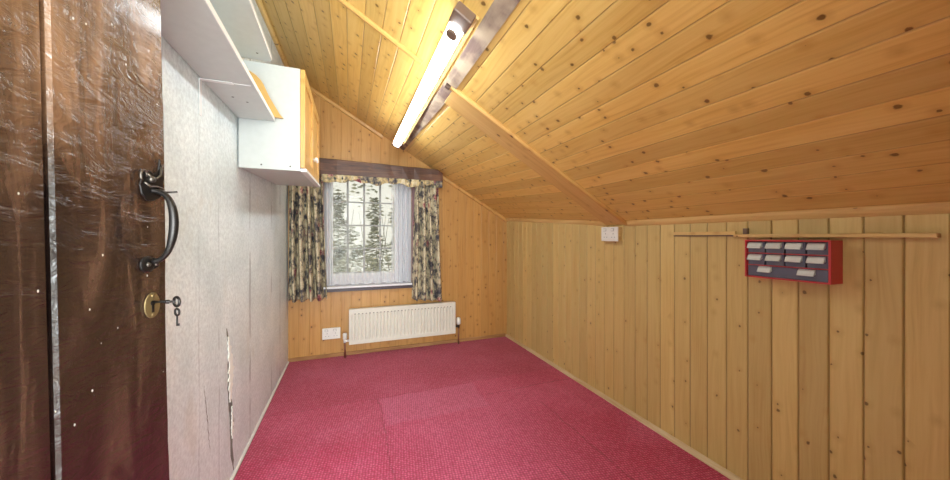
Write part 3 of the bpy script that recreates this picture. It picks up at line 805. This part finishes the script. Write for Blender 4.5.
# ------------------------------------------------------------------ open plank door on the left
DH = Vector((-.48, .08, 0)); dd = Vector((.25, .968, 0)).normalized(); dn = Vector((dd.y, -dd.x, 0))
DM = Matrix(((dd.x, dn.x, 0, DH.x), (dd.y, dn.y, 0, DH.y), (0, 0, 1, 0), (0, 0, 0, 1)))   # local u, w(normal), z
def dlt(u, z): return u + (1.095-z)*.021
random.seed(21)
b = MB(); NZ = 60
edges = [(0, .160), (.1625, .335), (.3375, .515), (.5175, .6965)]
for k_, (ua, ub) in enumerate(edges):
    vs = []; nn = 8
    for i in range(NZ+1):
        z = .012 + (1.975-.012)*i/NZ
        wob = .0016*math.sin(z*9+k_) + random.uniform(-.0008, .0008)
        ring = []
        for s_ in ((ua, -.042), (ua, -.003), (ua+.004, 0), (ub-.006, 0), (ub, -.005), (ub, -.042)):
            uu = s_[0] + (wob if abs(s_[0]-ub) < .007 and k_ == 3 else 0)
            ring.append((dlt(uu, z), s_[1], z))
        vs += ring
    fs = [(0,1,2,3,4,5)[::-1], tuple(NZ*6+j for j in range(6))]
    for i in range(NZ):
        for j in range(6): fs.append((i*6+j, i*6+(j+1) % 6, (i+1)*6+(j+1) % 6, (i+1)*6+j))
    b.add(vs, fs)
me_door = b.build('door_1', m_door); me_door.matrix_world = DM; struct(me_door)
def dpart(b, name, mat, parent, smooth=False, bevel=0):
    o = b.build(name, mat, None, smooth=smooth, bevel=bevel); o.parent = parent; o.location = (0, 0, 0); return o
# handle: grip
b = MB(); path = []; rs = []
hz = [(1.178, .006), (1.176, .016), (1.168, .028), (1.150, .037), (1.125, .041), (1.100, .039), (1.078, .032), (1.064, .021), (1.058, .007)]
for i, (z, wv) in enumerate(hz): path.append((.656+.002*math.sin(i), wv, z)); rs.append([.004, .004, .0046, .0060, .0066, .0062, .0048, .004, .0045][i])
# subdivide the path
pp, rr = [], []
for i in range(len(path)-1):
    for t in (0, .25, .5, .75):
        p_1, p0, p1, p2 = (Vector(path[max(0, i-1)]), Vector(path[i]), Vector(path[i+1]), Vector(path[min(len(path)-1, i+2)]))
        q = .5*((2*p0)+(p1-p_1)*t+(2*p_1-5*p0+4*p1-p2)*t*t+(3*p0-3*p1+p2-p_1)*t**3)
        pp.append(tuple(q)); rr.append(rs[i]*(1-t)+rs[i+1]*t)
pp.append(path[-1]); rr.append(rs[-1])
b.tube(pp, rr, 12)
hd = dpart(b, 'door_handle', m_iron, me_door, smooth=True)
# top plate: a leaf with curled ears and a pointed tip
b = MB(); leaf = [(.640, 1.170), (.636, 1.186), (.641, 1.200), (.638, 1.212), (.647, 1.208), (.654, 1.212), (.663, 1.207), (.672, 1.216), (.675, 1.236), (.681, 1.218), (.684, 1.205), (.681, 1.190), (.684, 1.178), (.675, 1.168), (.664, 1.162), (.652, 1.160)]
b.prism([(u, .0012, z) for u, z in leaf], (0, .003, 0))
pl = dpart(b, 'mounting_plate', m_iron, hd, bevel=.001)
b = MB(); b.tube([(.641+.006*math.cos(a*.5)*1, .006, 1.200+.010*math.sin(a*.5)) for a in range(0, 9)], .0018, 6)
b.tube([(.646, .006, 1.206), (.655, .008, 1.199), (.664, .008, 1.200), (.674, .006, 1.208), (.676, .005, 1.222)], .0018, 6)
b.tube([(.642, .006, 1.190), (.652, .008, 1.184), (.664, .008, 1.186), (.680, .006, 1.184)], .0018, 6)
b.lathe([(.001, .010), (.005, .009), (.006, .004)], (.656, 0, 1.197), 'Y', 12)
b.lathe([(.001, .012), (.004, .010), (.005, .004)], (.675, 0, 1.178), 'Y', 12)
dpart(b, 'scroll_relief', m_iron2, pl, smooth=True)
b = MB(); b.lathe([(.014, .0005), (.014, .0035), (.010, .005)], (.652, 0, 1.054), 'Y', 18); b.prism([(.652, .0012, 1.068), (.672, .0012, 1.062), (.674, .0012, 1.050), (.652, .0012, 1.040)], (0, .003, 0))
pl = dpart(b, 'mounting_plate', m_iron, hd, bevel=.0008)
for u_ in (.650, .666):
    b = MB().lathe([(.001, .008), (.0035, .007), (.004, .0045)], (u_, 0, 1.054), 'Y', 10); dpart(b, 'screw_head', m_iron2, hd, smooth=True)
b = MB(); b.tube([(.668, .006, 1.176), (.668, .036, 1.178)], .0016, 8)
dpart(b, 'latch_pin', m_iron, hd, smooth=True)
b = MB(); n = 28; oval = [(.661+.0150*math.cos(2*math.pi*i/n), .0012, .984+.0215*math.sin(2*math.pi*i/n)) for i in range(n)]
b.prism(oval, (0, .0022, 0)); b.lathe([(.001, .0048), (.0026, .0044), (.003, .0033)], (.661, 0, 1.000), 'Y', 10); b.lathe([(.001, .0048), (.0026, .0044), (.003, .0033)], (.661, 0, .968), 'Y', 10)
es = dpart(b, 'escutcheon', m_brass, me_door, bevel=.0006); es['label'] = 'oval brass keyhole plate'
b = MB(); b.box(.6585, .6635, .0035, .0040, .972, .988); b.lathe([(.0045, .0035), (.0045, .0041)], (.661, 0, .988), 'Y', 12)
dpart(b, 'keyhole', m_iron, es)
# keys
def ringpath(c, r, e1, e2, n=20): return [tuple(Vector(c)+r*(math.cos(2*math.pi*i/n)*Vector(e1)+math.sin(2*math.pi*i/n)*Vector(e2))) for i in range(n)]
def world(b): b.v = [tuple(DM @ Vector(p)) for p in b.v]; return b
b = MB(); b.tube([(.661, .0045, .990), (.661, .032, .9895)], .0020, 10); b.lathe([(.0034, .024), (.0034, .028)], (.661, 0, .9896), 'Y', 12)
ax1 = (-.35, .94, 0); b.tube(ringpath((.661, .0405, .9893), .0078, (-.45, .89, 0), (0, 0, 1)), .0022, 8, closed=True)
world(b); org = tuple(DM @ Vector((.661, .03, .99)))
tag(b.build('key', m_iron, org=org, smooth=True), 'dark iron key standing in the brass keyhole of the plank door', 'key')
b = MB(); b.tube(ringpath((.661, .0412, .9715), .0058, (-.45, .89, 0), (0, 0, 1)), .0017, 8, closed=True)
b.tube([(.661, .0412, .9650), (.661, .0412, .948)], .0013, 8); b.box(.6605, .6615, .0412, .0450, .948, .952)
world(b)
tag(b.build('key', m_iron, org=tuple(DM @ Vector((.661, .0412, .965))), smooth=True), 'smaller dark key dangling below the ring of the key in the lock', 'key')

# repeats of one kind carry one group each
groups = {'curtain': 'floral curtains either side of the window', 'shrub': 'shrubs outside the window', 'wall_shelf': 'white shelves on the left wall',
          'double_socket': 'white double sockets', 'wall_batten': 'pale pine strips on the right wall', 'key': 'keys in the door lock'}
for o in col.objects:
    g = groups.get(o.name.split('.')[0])
    if g and o.parent is None: o['group'] = g
